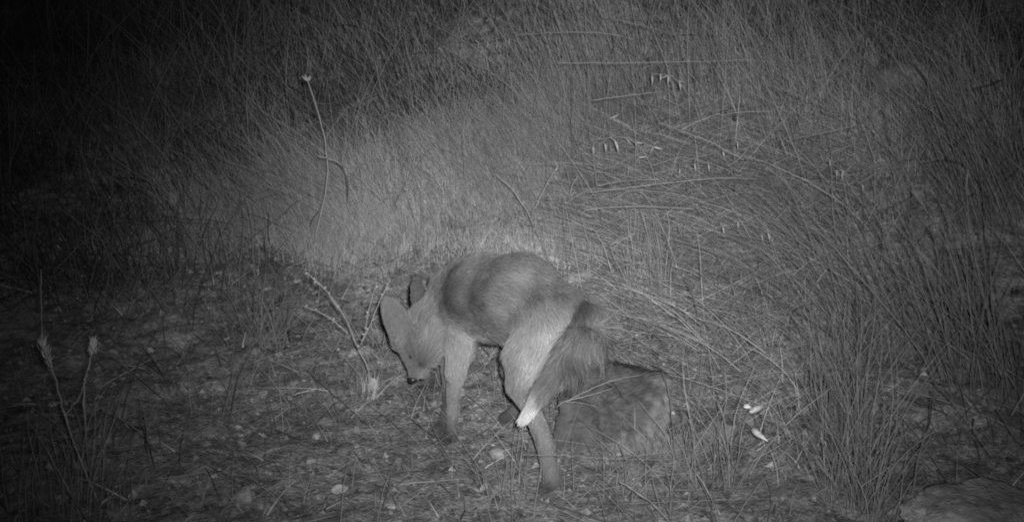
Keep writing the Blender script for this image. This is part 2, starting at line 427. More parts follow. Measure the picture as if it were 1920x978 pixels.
def coat(P):
    """tone, fur length and flow direction at points of the skin"""
    D = nearest(P); Dm = D.min(1, keepdims=True); W = np.exp(-(D - Dm) / .016); W /= W.sum(1, keepdims=True)
    AX = B_ - A_; AX = AX / np.linalg.norm(AX, axis=1)[:, None]
    flow = W @ AX; fur = W @ FL; W2 = np.exp(-(D - Dm) / .004); W2 /= W2.sum(1, keepdims=True); tail = W2[:, NB:].sum(1)
    fur = fur * (1 - tail) + (W2 @ FL) * tail
    # body markings and the patches that lighten self-shadow
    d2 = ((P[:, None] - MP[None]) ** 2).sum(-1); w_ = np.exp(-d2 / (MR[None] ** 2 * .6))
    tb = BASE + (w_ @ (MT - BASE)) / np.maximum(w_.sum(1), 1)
    d2 = ((P[:, None] - TMP[None]) ** 2).sum(-1); w_ = np.exp(-d2 / (TMR[None] ** 2 * .8)) + 1e-9
    tt = (w_ @ TMT + .1 * .15) / (w_.sum(1) + .1)
    ax = (tip1 - tip0) / np.linalg.norm(tip1 - tip0); s = (P - tip0) @ ax + .022 * vn(P[:, 0] * 110, P[:, 2] * 110, 71)
    tipw = sm(-.016, .020, s) * (np.linalg.norm(P - tip0, axis=1) < .09)
    tt = tt * (1 - tipw) + (.50) * tipw
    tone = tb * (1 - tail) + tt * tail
    for ei, e in enumerate(EARS):
        b, axx, n, s_, L, hw = ear_frame(e); q = P - b; u = (q @ axx) / L; cupd = q @ n - .55 * (q @ s_) ** 2 / hw
        isn = (ear_sdf(P, e) < .006) & (u > .12)
        inner = cupd > 0
        val = np.where(inner, .20, .16) if ei == 0 else np.where(inner, .15, .10)
        tone = np.where(isn, val, tone); fur = np.where(isn, .0045, fur)
        flow = np.where(isn[:, None], axx[None], flow)
    return tone, fur, flow
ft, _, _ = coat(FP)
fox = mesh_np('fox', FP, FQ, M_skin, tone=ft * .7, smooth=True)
tag(fox, 'slender fox with arched back, lowered head and white tail tip, standing beside the stone', 'fox')
fox.data.update()
# fur strands
nrm = np.empty(len(FP) * 3, np.float32); fox.data.vertex_normals.foreach_get('vector', nrm); nrm = nrm.reshape(-1, 3)
tri = np.vstack([FQ[:, [0, 1, 2]], FQ[:, [0, 2, 3]]])
ar = np.linalg.norm(np.cross(FP[tri[:, 1]] - FP[tri[:, 0]], FP[tri[:, 2]] - FP[tri[:, 0]]), axis=1)
NF = 210000
ti = R.choice(len(tri), NF, p=ar / ar.sum()); u = R.random((NF, 2)); fl_ = u.sum(1) > 1; u[fl_] = 1 - u[fl_]
bc = np.stack([1 - u.sum(1), u[:, 0], u[:, 1]], 1)
RP = (FP[tri[ti]] * bc[:, :, None]).sum(1); RN = (nrm[tri[ti]] * bc[:, :, None]).sum(1); RN /= np.linalg.norm(RN, axis=1)[:, None] + 1e-9
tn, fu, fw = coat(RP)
fw = fw - RN * (fw * RN).sum(1)[:, None]; fw /= np.linalg.norm(fw, axis=1)[:, None] + 1e-6
clump = np.stack([vn(RP[:, 0] * 55 + 9, RP[:, 2] * 55, 11 + k) + vn(RP[:, 1] * 55, RP[:, 2] * 55 + 4, 21 + k) for k in range(3)], 1)
istail = fu > .02
fw = fw + clump * (.30 + .75 * istail[:, None]) + R.normal(0, .10, (NF, 3)) + np.array([.0, 0, -.18]) * istail[:, None]
fw /= np.linalg.norm(fw, axis=1)[:, None]
guard = R.random(NF) < .07
ln = fu * R.uniform(.6, 1.25, NF) * np.where(guard, 1.55, 1) * (1 + istail * .8 * clump[:, 2])
lift = (.38 + .22 * istail)[:, None]
K = 4; ts = np.linspace(0, 1, K)[None, :, None]
SP = RP[:, None] - RN[:, None] * .0005 + ln[:, None, None] * (RN[:, None] * lift[:, None] * (ts - .35 * ts ** 2) + fw[:, None] * (ts * .75 + .25 * ts ** 2))
hc = bpy.data.hair_curves.new('fur'); hc.add_curves([K] * NF)
hc.attributes['position'].data.foreach_set('vector', SP.astype(np.float32).ravel())
ra = hc.attributes.get('radius') or hc.attributes.new('radius', 'FLOAT', 'POINT')
rad = np.array([1, .9, .6, .15])[None] * (.00024 + .006 * fu)[:, None]
ra.data.foreach_set('value', rad.astype(np.float32).ravel())
ta = hc.attributes.new('tone', 'FLOAT', 'CURVE')
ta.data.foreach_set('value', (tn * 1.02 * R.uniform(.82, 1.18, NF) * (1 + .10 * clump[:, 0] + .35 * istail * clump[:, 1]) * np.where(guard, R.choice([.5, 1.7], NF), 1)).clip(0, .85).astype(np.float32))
hc.materials.append(M_fur)
fur = bpy.data.objects.new('fur', hc); COL.objects.link(fur); fur.parent = fox
# nose and eyes
bvh = BVHTree.FromPolygons([tuple(p) for p in FP], [tuple(int(i) for i in q) for q in FQ])
def ball(name, c, r, m, sc=(1, 1, 1)):
    V = []; f = []; n1, n2 = 10, 14
    for i in range(n1 + 1):
        for j in range(n2):
            a = math.pi * i / n1; b = 2 * math.pi * j / n2
            V.append((c[0] + r * sc[0] * math.sin(a) * math.cos(b), c[1] + r * sc[1] * math.sin(a) * math.sin(b), c[2] + r * sc[2] * math.cos(a)))
    for i in range(n1):
        for j in range(n2): f.append((i * n2 + j, (i + 1) * n2 + j, (i + 1) * n2 + (j + 1) % n2, i * n2 + (j + 1) % n2))
    return poly_mesh(name, V, f, m, np.full(len(V), .1), fox)
ball('nose', at(774, 711, 2.148), .0085, M_nose, (1, .9, .8))
for ex, ey, ey_d in ((772, 668, None), (806, 664, 2.24)):
    if ey_d is None:
        d = Vector(pray(ex, ey)); h = bvh.ray_cast(Vector(CAM), d.normalized()); c = np.array(h[0]) if h[0] else at(ex, ey, 2.15)
    else:
        c = np.array(bvh.find_nearest(Vector(at(ex, ey, ey_d)))[0])
    ball('eye', c, .0048, M_eye, (1, .8, .8))

# ------------------------------------------------------------------ stones
def rock(name, c, size, seed, tone, rot=0, detail=3, rough=.28, flat=None, sharp=1.0):
    import bmesh
    bm = bmesh.new(); bmesh.ops.create_icosphere(bm, subdivisions=detail, radius=1)
    V = np.array([v.co[:] for v in bm.verts]); Fc = [[v.index for v in f.verts] for f in bm.faces]; bm.free()
    r = np.random.default_rng(seed)
    for _ in range(9):                                                     # knock facets off
        n = r.normal(size=3); n /= np.linalg.norm(n); d = r.uniform(.62, .9)
        s = V @ n; V = V - np.outer(np.maximum(s - d, 0), n) * sharp
    nz = vn(V[:, 0] * 2.3 + seed, V[:, 1] * 2.3 + V[:, 2] * 1.7, seed) * rough + vn(V[:, 0] * 6 + V[:, 2] * 4, V[:, 1] * 6, seed + 5) * rough * .35
    if detail > 3: nz = nz + vn(V[:, 0] * 17 + V[:, 2] * 11, V[:, 1] * 17 - V[:, 2] * 7, seed + 9) * rough * .38 + vn(V[:, 0] * 41 + V[:, 2] * 23, V[:, 1] * 41, seed + 19) * rough * .18
    V = V * (1 + nz[:, None]); V = V * np.array(size)
    ca, sa = math.cos(rot), math.sin(rot); V = np.stack([V[:, 0] * ca - V[:, 1] * sa, V[:, 0] * sa + V[:, 1] * ca, V[:, 2]], 1)
    t = .9 * tone * (1 + .5 * vn(V[:, 0] / size[0] * 2.1 + 3, V[:, 2] / size[0] * 2.1 + V[:, 1] / size[0], seed + 2))
    o = mesh_np(name, V, Fc, M_stone, tone=t, smooth=True); o.location = c
    return o
# the flat-topped stone by the fox: a hand-shaped block, darker towards its left and top, paler at lower right
def big_stone():
    import bmesh
    base = ghit(1150, 850); D0 = base[1]
    fr = [(1042, 885, D0 - .0), (1150, 905, D0 - .03), (1262, 850, D0 + .02), (1252, 722, D0 + .05), (1196, 702, D0 + .09),
          (1118, 690, D0 + .17), (1042, 778, D0 + .06)]
    C = at(1150, 800, D0 + .08); P = []
    bm = bmesh.new(); bmesh.ops.create_icosphere(bm, subdivisions=6, radius=1)
    V = np.array([v.co[:] for v in bm.verts]); Fc = [[v.index for v in f.verts] for f in bm.faces]; bm.free()
    # planes in world space that carve the block
    def P3(px, py, Y): return at(px, py, Y)
    planes = []
    def pl(a, b, c):
        n = np.cross(b - a, c - a); n /= np.linalg.norm(n)
        if n @ (C - a) > 0: n = -n
        planes.append((n, n @ (a - C)))
    pl(P3(1040, 800, D0 + .02), P3(1140, 692, D0 + .13), P3(1235, 722, D0 + .08))       # sloping top
    pl(P3(1142, 684, D0 + .14), P3(1240, 704, D0 + .10), P3(1245, 690, D0 + .25))       # small top ledge
    pl(P3(1040, 880, D0 - .0), P3(1160, 900, D0 - .03), P3(1170, 780, D0 + .035))      # front
    pl(P3(1256, 730, D0 + .05), P3(1262, 850, D0 + .0), P3(1240, 700, D0 + .25))       # right side
    pl(P3(1180, 890, D0 - .03), P3(1262, 850, D0 + .02), P3(1245, 725, D0 + .06))
    pl(P3(1040, 790, D0 + .02), P3(1040, 900, D0 - .02), P3(1070, 760, D0 + .25))     # left side
    pl(P3(1110, 690, D0 + .20), P3(1240, 700, D0 + .22), P3(1150, 900, D0 + .30))
    Dst = np.full(len(V), .16)
    for n, d in planes:
        c = V @ n; dd = np.where(c > .02, d / np.maximum(c, .02), 1e3); Dst = -.0018 * np.log(np.exp(-np.minimum(Dst, .5) / .0018) + np.exp(-np.minimum(dd, .5) / .0018))
    nz = .012 * vn(V[:, 0] * 3 + 5, V[:, 1] * 3 + V[:, 2] * 3, 31) + .009 * vn(V[:, 0] * 8 + V[:, 1] * 5, V[:, 2] * 8, 32) + .004 * vn(V[:, 0] * 22, V[:, 2] * 22 + V[:, 1] * 9, 33)
    W = V * (Dst + nz)[:, None]
    Pw = W + C; px, py = project(Pw)
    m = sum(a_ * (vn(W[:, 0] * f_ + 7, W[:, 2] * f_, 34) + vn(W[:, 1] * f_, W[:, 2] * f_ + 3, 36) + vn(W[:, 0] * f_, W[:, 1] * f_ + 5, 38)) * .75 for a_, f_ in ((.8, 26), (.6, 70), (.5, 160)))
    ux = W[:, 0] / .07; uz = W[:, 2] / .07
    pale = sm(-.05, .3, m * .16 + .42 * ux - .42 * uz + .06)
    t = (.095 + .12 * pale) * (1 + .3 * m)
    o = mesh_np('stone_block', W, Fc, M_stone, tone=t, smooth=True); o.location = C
    return tag(o, 'large flat-topped stone with pale patches, on the ground right of the fox hind foot', 'stone')
big_stone()
def stone_px(px, py, wpx, hpx, seed, tone, label, grp=None, sink=.35, name='stone', detail=3):
    p = ghit(px, py + hpx * .3); s = np.linalg.norm(p - CAM) / F
    o = rock(name, p + np.array([0, 0, hpx * s * (.5 - sink)]), (wpx * s * .5, wpx * s * .45, hpx * s * .5), seed, tone, rot=seed, detail=detail)
    return tag(o, label, 'stone', grp)
stone_px(1830, 965, 270, 80, 9, .40, 'broad rough pale boulder half buried at the lower right corner of the view', sink=.2, detail=5)
stone_px(1340, 800, 80, 70, 6, .22, 'pale rough stone right of the large flat-topped stone', detail=4)
stone_px(1690, 150, 170, 80, 8, .24, 'pale rounded boulder far back at the upper right', sink=.2, detail=4)
stone_px(1350, 62, 60, 36, 12, .26, 'small pale round stone high on the bank near the top edge', sink=.1)
stone_px(1140, 140, 70, 44, 13, .26, 'pale stone on the bank beside the tall clump of stems', sink=.2)
stone_px(1210, 100, 60, 40, 14, .22, 'dull stone on the bank below the long straight stem', sink=.2)
stone_px(460, 924, 50, 26, 15, .30, 'broad pale stone low in the bare soil at lower left', sink=.25, detail=4)
stone_px(594, 815, 22, 17, 16, .34, 'round pale pebble in the bare soil left of the fox forefoot', sink=.3)
stone_px(612, 788, 32, 20, 17, .24, 'greyish pebble just behind the round pale pebble', sink=.3)
stone_px(484, 848, 34, 20, 18, .24, 'flat grey pebble among the litter at lower left', sink=.3)
stone_px(582, 862, 26, 14, 19, .36, 'small bright stone chip in front of the round pale pebble', sink=.2)
stone_px(645, 840, 46, 22, 20, .20, 'broad low stone in the soil in front of the round pale pebble', sink=.35)
stone_px(932, 848, 40, 22, 21, .32, 'pale stone between the fox fore and hind feet', sink=.25)
stone_px(1172, 535, 30, 28, 22, .30, 'pale pebble in the grass right of the fox rump', sink=.2)
stone_px(925, 412, 22, 18, 24, .32, 'small pale pebble in the grass above the fox back', sink=.1)
stone_px(1690, 875, 40, 26, 25, .22, 'dull pebble above the pale corner boulder', sink=.2)
stone_px(1668, 955, 28, 18, 26, .32, 'small bright stone beside the base of the right hand tuft', sink=.2)
cnt = 0
for k in range(400):
    if cnt >= 60: break
    px, py = random.uniform(60, 900), random.uniform(590, 970)
    if 700 < px < 900 and py < 760: continue
    if random.random() > .35 + .65 * (px / 900): continue
    wpx = random.uniform(8, 20); cnt += 1
    stone_px(px, py, wpx, wpx * random.uniform(.45, .8), 100 + k, random.uniform(.16, .34), 'small stone lying loose in the bare soil of the clearing',
             'small loose stones in the clearing', sink=.25, name='small_stone', detail=2)

# ------------------------------------------------------------------ dry leaves
def leaf_mesh(seed):
    r = np.random.default_rng(seed); nu, nv = 6, 4; V = []
    cu = r.uniform(-1.2, 1.2); tw = r.uniform(-.8, .8)
    for side in (0, 1):
        for i in range(nu + 1):
            t = i / nu; wd = .32 * math.sin(math.pi * min(.97, .06 + t * .93)) ** .8
            for j in range(nv + 1):
                s = (j / nv - .5) * 2; x = t - .5; y = s * wd; z = cu * (t - .5) ** 2 * .9 + .9 * y * y * np.sign(cu) + tw * y * (t - .5) + side * .02
                V.append((x, y, z + .03 * r.normal() * (j in (0, nv))))
    f = []; m = (nu + 1) * (nv + 1)
    for i in range(nu):
        for j in range(nv):
            a = i * (nv + 1) + j; f.append((a, a + nv + 1, a + nv + 2, a + 1)); f.append((a + m, a + 1 + m, a + nv + 2 + m, a + nv + 1 + m))
    for i in range(nu):
        for j in (0, nv):
            a = i * (nv + 1) + j; f.append((a, a + m, a + nv + 1 + m, a + nv + 1))
    return V, f
def leaf(p, L, seed, tone, label, grp=None, rz=0, tilt=(0, 0), name='dry_leaf', cat='leaf'):
    V, f = leaf_mesh(seed); V = np.array(V) * L
    o = poly_mesh(name, V, f, M_leaf, np.full(len(V), tone)); o.location = p; o.rotation_euler = (tilt[0], tilt[1], rz)
    return tag(o, label, cat, grp)
cnt = 0
for k in range(900):
    if cnt >= 70: break
    px, py = random.uniform(80, 1500), random.uniform(500, 972)
    if 560 > py and px < 500: continue
    if 1040 < px < 1270 and 680 < py < 900: continue
    if 900 < px < 1130 and py < 690: continue
    cnt += 1; p = ghit(px, py); s = np.linalg.norm(p - CAM) / F
    leaf(p + np.array([0, 0, .006]), s * random.uniform(12, 34), k, random.uniform(.22, .55), 'shrivelled dry leaf lying among the straw litter on the ground',
         'dry leaves in the litter', random.uniform(0, 6.28), (random.uniform(-.6, .6), random.uniform(-.6, .6)))
def husk(px, py, px2, py2, r, label):
    a = gp(px, py, .958); b = gp(px2, py2, .955); L = np.linalg.norm(b - a)
    r *= 1.35; v1 = spindle(a - a, b - a, L * 1.15, r, .9, 8, bend=.2); v2 = spindle(np.array([.001, .003, .002]), b - a + R.normal(0, L * .1, 3), L * .8, r * .7, .7, 8, bend=-.1)
    v, f, tt = join([v1, v2]); o = poly_mesh('pale_husk', v, f, M_leaf, tt); o.location = a
    tag(o, label, 'husk')
husk(1406, 772, 1430, 762, .0042, 'bright white seed husk, upper one of the two under the right hand grass')
husk(1394, 762, 1410, 764, .0026, 'short faint husk touching the left end of the upper bright husk')
husk(1410, 804, 1436, 824, .0044, 'bright white seed husk, lower one of the two under the right hand grass')
leaf(gp(1122, 700, .93), .036, 904, .30, 'pale curled leaf lying behind the top left edge of the large stone', None, .9, (.6, -.3))

# ------------------------------------------------------------------ stuff: litter, crumbs, grass
def world_pts(n, x0, x1, y0, y1):
    x = R.uniform(x0, x1, n); y = R.uniform(y0, y1, n); return np.stack([x, y, height(x, y)], 1)
# straw litter lying flat
P = world_pts(26000, -1.4, 1.7, 1.35, 3.6); px, py = project(P); n = len(P)
az = R.uniform(0, 6.28, n); L = R.gamma(2.2, .016, n).clip(.012, .13)
V1 = blades(P + np.array([0, 0, .004]), L * R.uniform(.05, .35, n), R.uniform(3, 14, n), az, R.uniform(.0007, .0019, n),
            R.uniform(.14, .46, n) * np.where(R.random(n) < .2, .45, 1), segs=3, curl=.3)
# cap the reach
tag(mesh_np('straw_litter', *V1[:2], M_straw, tone=V1[2]), kind='stuff')
P = world_pts(1300, -1.3, 1.3, 1.4, 3.0); n = len(P)
V1 = blades(P + np.array([0, 0, .008]), R.uniform(.01, .03, n), R.uniform(2, 7, n), R.uniform(0, 6.28, n), R.uniform(.0016, .0034, n),
            np.where(R.random(n) < .45, R.uniform(.04, .1, n), R.uniform(.3, .55, n)), segs=4, wob=.1, face=0)
tag(mesh_np('twig_litter', *V1[:2], M_straw, tone=V1[2]), kind='stuff')
# crumbs of soil and gravel
P = world_pts(16000, -1.4, 1.7, 1.35, 3.3); n = len(P)
O = np.array([[1, 0, 0], [-.5, .87, 0], [-.5, -.87, 0], [.3, .2, .8], [0, 0, -.6]]); FO = np.array([[0, 1, 3], [1, 2, 3], [2, 0, 3], [1, 0, 4], [2, 1, 4], [0, 2, 4]])
sz = R.gamma(2, .0018, n).clip(.0012, .012); rt = R.uniform(0, 6.28, n)
VO = O[None] * (1 + R.uniform(-.35, .35, (n, 5, 3))) * sz[:, None, None]
VO = np.stack([VO[..., 0] * np.cos(rt)[:, None] - VO[..., 1] * np.sin(rt)[:, None], VO[..., 0] * np.sin(rt)[:, None] + VO[..., 1] * np.cos(rt)[:, None], VO[..., 2]], -1) + P[:, None] + np.array([0, 0, .001])
Fo = (FO[None] + (np.arange(n) * 5)[:, None, None]).reshape(-1, 3)
tag(mesh_np('soil_crumbs', VO.reshape(-1, 3), Fo, M_stone, tone=np.repeat(R.gamma(4, .055, n).clip(.06, .36), 5)), kind='stuff')

def pick(P, dens):
    px, py = project(P); return P[R.random(len(P)) < dens(px, py, P)]
def rgn(px, py, x0, x1, y0, y1, e=60):
    return sm(x0 - e, x0 + e, px) * (1 - sm(x1 - e, x1 + e, px)) * sm(y0 - e, y0 + e, py) * (1 - sm(y1 - e, y1 + e, py))
# fine pale annual grass over the bank
def top_line(px): return np.interp(px, [150, 250, 568, 700, 865, 1087, 1300], [560, 500, 375, 295, 240, 170, 110])
def d_fine(px, py, P):
    lim = 500 - 60 * sm(500, 950, px)                                    # front edge of the patch
    tl = top_line(px) + 130 * vn(P[:, 0] * 3, P[:, 1] * 3, 47)
    return (.05 + .95 * sm(tl - 45, tl + 45, py)) * (1 - sm(lim - 45, lim + 45, py + 220 * vn(P[:, 0] * 5, P[:, 1] * 5, 40) + 60 * vn(P[:, 0] * 17, P[:, 1] * 17, 60))) * sm(120, 300, px) * (1 - .85 * sm(1000, 1250, px)) * (.35 + .65 * sm(-.35, .1, vn(P[:, 0] * 4, P[:, 1] * 4, 41)))
P = pick(world_pts(270000, -1.7, 1.2, 2.5, 4.9), d_fine); n = len(P)
tall = 1 - .35 * sm(3.4, 4.4, P[:, 1])
hn = vn(P[:, 0] * 6, P[:, 1] * 6, 48)
px, py = project(P)
edge = 1 - sm(330, 520, py + 60 * sm(500, 950, px) + 90 * vn(P[:, 0] * 5, P[:, 1] * 5, 40))
V1 = blades(P, R.uniform(.04, .18, n) * tall * (1 + 1.3 * hn) * (.35 + .65 * edge), R.gamma(2, .38, n).clip(.05, 2.2), R.normal(2.7, .9, n) + 3.4 * vn(P[:, 0] * 2.5, P[:, 1] * 2.5, 49), R.uniform(.0007, .0013, n),
            R.uniform(.22, .44, n) * (.72 + 1.0 * (vn(P[:, 0] * 3, P[:, 1] * 3, 42) + .4)), segs=4, wob=.06, face=0)
tag(mesh_np('fine_grass', *V1[:2], M_grass, tone=V1[2]), kind='stuff')
print('fine', n)
# taller thin stems through the bank, top and left
def d_tall(px, py, P): return (1 - sm(380, 470, py)) * (.35 + .65 * sm(200, 500, px))
P = pick(world_pts(6000, -2.2, 1.9, 2.7, 6.5), d_tall); n = len(P)
V1 = blades(P, R.uniform(.14, .42, n), R.uniform(.05, 1.3, n), R.uniform(0, 6.28, n), R.uniform(.0008, .0018, n), R.uniform(.08, .34, n), segs=5, wob=.02, face=0)
tag(mesh_np('tall_stems', *V1[:2], M_grass, tone=V1[2]), kind='stuff')
# dark green herbs on the upper bank, behind the pale grass
def d_herb(px, py, P):
    return (1 - sm(-60, 60, py - top_line(px) - 40)) * (.2 + .8 * sm(-.25, .15, vn(P[:, 0] * 5, P[:, 1] * 5, 52)))
P = pick(world_pts(80000, -2.6, 2.2, 2.6, 7.5), d_herb); n = len(P)
V1 = blades(P, R.uniform(.03, .17, n), R.gamma(2, .6, n).clip(.1, 3), R.uniform(0, 6.28, n), R.uniform(.0014, .0036, n), R.uniform(.03, .10, n), segs=4, wob=.08, droop=.2)
tag(mesh_np('dark_herbs', *V1[:2], M_grass, tone=V1[2]), kind='stuff')
# coarse grass on the right
def d_right(px, py, P):
    a = sm(1180, 1480, px) * (1 - .6 * rgn(px, py, 1150, 1600, 300, 560, 60)) * (1 - .9 * rgn(px, py, 1640, 2100, 860, 1400, 50)) * (1 - sm(930, 1010, py) * .8)
    b = .5 * rgn(px, py, 1020, 1400, -300, 620, 60)
    return np.maximum(a, b) * (.15 + .85 * sm(-.2, .2, vn(P[:, 0] * 5, P[:, 1] * 5, 44))) * (1 - .6 * sm(3.2, 3.8, P[:, 1]))
P = pick(world_pts(36000, .1, 2.9, 1.6, 5.5), d_right); n = len(P); px, py = project(P)
Hh = R.uniform(.04, .24, n) * (1 - .45 * sm(600, 900, py)) * (1 + 1.2 * vn(P[:, 0] * 4, P[:, 1] * 4, 50))
V1 = blades(P, Hh, R.gamma(2, .6, n).clip(0, 4), np.where(R.random(n) < .5, R.normal(2.6, .8, n), R.uniform(0, 6.28, n)), R.gamma(3, .00045, n).clip(.0006, .003), R.uniform(.06, .40, n) * (1 - .3 * sm(1500, 1800, px)) * (1 + 1.1 * vn(P[:, 0] * 9, P[:, 1] * 9, 55)), segs=5, wob=.02, face=0, droop=.18)
tag(mesh_np('coarse_grass', *V1[:2], M_grass, tone=V1[2]), kind='stuff')
print('coarse', n)
# bleached broken straws caught across the grass
def d_broken(px, py, P): return np.maximum(sm(1050, 1250, px), .35 * (1 - sm(420, 500, py)) * sm(300, 700, px)) * (1 - .85 * sm(640, 800, py)) * (1 - rgn(px, py, 860, 1300, 480, 900, 30))
P = pick(world_pts(3600, -1.5, 2.2, 1.7, 4.6), d_broken); n = len(P); P[:, 2] += R.uniform(.01, .14, n)
L = R.uniform(.03, .15, n); el = R.normal(.15, .5, n)
V1 = blades(P, L * np.abs(np.sin(el)) + .004, (L * np.cos(el)) / (L * np.abs(np.sin(el)) + .004), R.uniform(0, 6.28, n), R.uniform(.0009, .0022, n),
            R.uniform(.22, .44, n), segs=4, wob=.03, face=0, curl=.3)
tag(mesh_np('broken_straw', *V1[:2], M_straw, tone=V1[2]), kind='stuff')
# matted, lodged straw of the mound
def d_mat(px, py, P): return np.maximum(rgn(px, py, 1120, 1640, 300, 560, 70), .5 * rgn(px, py, 1180, 1500, 520, 760, 60))
P = pick(world_pts(36000, .1, 1.6, 2.1, 4.0), d_mat); n = len(P)
az = np.where(R.random(n) < .6, R.normal(2.9, .5, n), R.normal(.2, .6, n)); ln = R.uniform(.08, .34, n)
P[:, 2] += R.uniform(0, .10, n)
V1 = blades(P, ln * .28, R.uniform(2.0, 4.0, n), az, R.uniform(.0009, .0019, n), R.uniform(.14, .46, n), segs=5, wob=.12, droop=.12, curl=.6)
tag(mesh_np('matted_straw', *V1[:2], M_straw, tone=V1[2]), kind='stuff')
# sparse short blades round the clearing
def d_short(px, py, P):
    return rgn(px, py, 420, 1400, 440, 760, 60) * .8 + .25 * rgn(px, py, -100, 1500, 560, 1100, 60)
P = pick(world_pts(9000, -1.2, 1.2, 1.5, 3.2), d_short); n = len(P)
V1 = blades(P, R.uniform(.02, .09, n), R.uniform(.1, 2, n), R.uniform(0, 6.28, n), R.uniform(.0008, .0016, n), R.uniform(.12, .34, n), segs=4, wob=.05, face=0)
tag(mesh_np('short_grass', *V1[:2], M_grass, tone=V1[2]), kind='stuff')
# low dark herbs on the left and beyond
P = pick(world_pts(16000, -2.6, -.2, 1.9, 6), lambda px, py, P: (1 - sm(300, 560, px)) * sm(-.2, .2, vn(P[:, 0] * 3, P[:, 1] * 3, 45)) * .8 * (1 - .6 * sm(560, 700, py))); n = len(P)
V1 = blades(P, R.uniform(.04, .22, n), R.uniform(.1, 1.2, n), R.uniform(0, 6.28, n), R.uniform(.0012, .0028, n), R.uniform(.06, .2, n), segs=4, wob=.05, face=0)
tag(mesh_np('dark_undergrowth', *V1[:2], M_grass, tone=V1[2]), kind='stuff')

# ------------------------------------------------------------------ grass tufts as things
def tuft(px, py, label, n=160, h=(.2, .4), az=(1.57, 2.0), lean=(.1, .6), tone=(.16, .34), rad=.03, width=(.001, .002), droop=.1):
    c = ghit(px, py); a = R.uniform(0, 6.28, n); r = rad * np.sqrt(R.random(n))
    Pp = np.stack([r * np.cos(a), r * np.sin(a), np.full(n, -.005)], 1)
    V1 = blades(Pp, R.uniform(*h, n), R.uniform(*lean, n), R.normal(az[0], az[1], n), R.uniform(*width, n), R.uniform(*tone, n), segs=6, wob=.05, face=0, droop=droop, curl=R.uniform(.3, 1.6))
    o = mesh_np('grass_tuft', *V1[:2], M_grass, tone=V1[2]); o.location = c
    return tag(o, label, 'grass tuft', 'grass tufts')
tuft(1600, 955, 'tall fanned tuft rooted left of the pale corner boulder, stems thickest at its foot', 85, (.10, .36), (1.9, 1.8), (.05, .9), (.14, .34), .05, (.0008, .0018))
tuft(1575, 800, 'dense upright tuft behind the tallest fanned tuft at the right', 110, (.10, .30), (1.8, 1.6), (.05, .8), (.13, .26), .05)
tuft(1660, 980, 'tuft with broad leaning blades at the bottom edge, left of the corner boulder', 16, (.10, .24), (.6, .8), (.4, 1.5), (.14, .26), .04, (.0014, .003))
tuft(1100, 255, 'tall clump of stems leaning left at the top centre of the bank', 55, (.25, .62), (2.9, .5), (.12, .7), (.14, .30), .12, (.0009, .0018))
tuft(1215, 560, 'upright tuft on the slope right of the fox rump', 70, (.10, .22), (2.2, .8), (.05, .5), (.2, .36), .05)
tuft(1650, 640, 'leaning tuft with stems combed to upper left at the right of the mound', 120, (.16, .46), (2.75, .7), (.4, 1.5), (.12, .25), .11, (.001, .002), .2)
tuft(1560, 520, 'tuft bending left over the crest of the mound', 150, (.10, .28), (2.9, .8), (.5, 2.4), (.16, .30), .13, (.001, .002), .3)
tuft(1840, 720, 'dim loose tuft near the right edge, mid height', 110, (.2, .46), (2.4, .8), (.2, 1.0), (.12, .24), .09, (.001, .0024), .15)
tuft(1880, 420, 'dim tall tuft at the right edge below the far boulder', 120, (.25, .5), (2.5, .6), (.3, 1.0), (.10, .24), .1, (.0012, .0024), .15)
tuft(500, 640, 'small sparse tuft at the edge of the clearing left of the branching twig', 60, (.06, .16), (1.6, 1.5), (.1, .9), (.14, .26), .05)
tuft(1330, 900, 'thin tuft in front of the rough stone beside the large stone', 40, (.08, .2), (1.6, 1.5), (.1, .8), (.16, .3), .06)
tuft(690, 745, 'little tuft of dry stubble round the foot of the branching twig', 30, (.03, .07), (1.6, 1.8), (.2, 1), (.25, .45), .02, (.0015, .003))
tuft(960, 930, 'low splayed tuft in the lower middle, left of the fox hind foot', 36, (.04, .12), (1.6, 1.5), (.3, 1.5), (.14, .28), .05)
tuft(1210, 960, 'low splayed tuft at the bottom edge below the large stone', 40, (.04, .13), (1.6, 1.5), (.3, 1.5), (.14, .28), .07)
tuft(1165, 900, 'short tuft growing against the front foot of the large flat-topped stone', 45, (.02, .08), (1.6, 1.6), (.1, 1.4), (.16, .32), .05)
tuft(1262, 862, 'short tuft growing against the right foot of the large flat-topped stone', 45, (.03, .10), (1.8, 1.2), (.1, 1.2), (.16, .32), .03)
tuft(140, 965, 'dark straggly tuft at the lower left corner', 70, (.06, .22), (1.6, 1.0), (.05, .7), (.12, .26), .10)

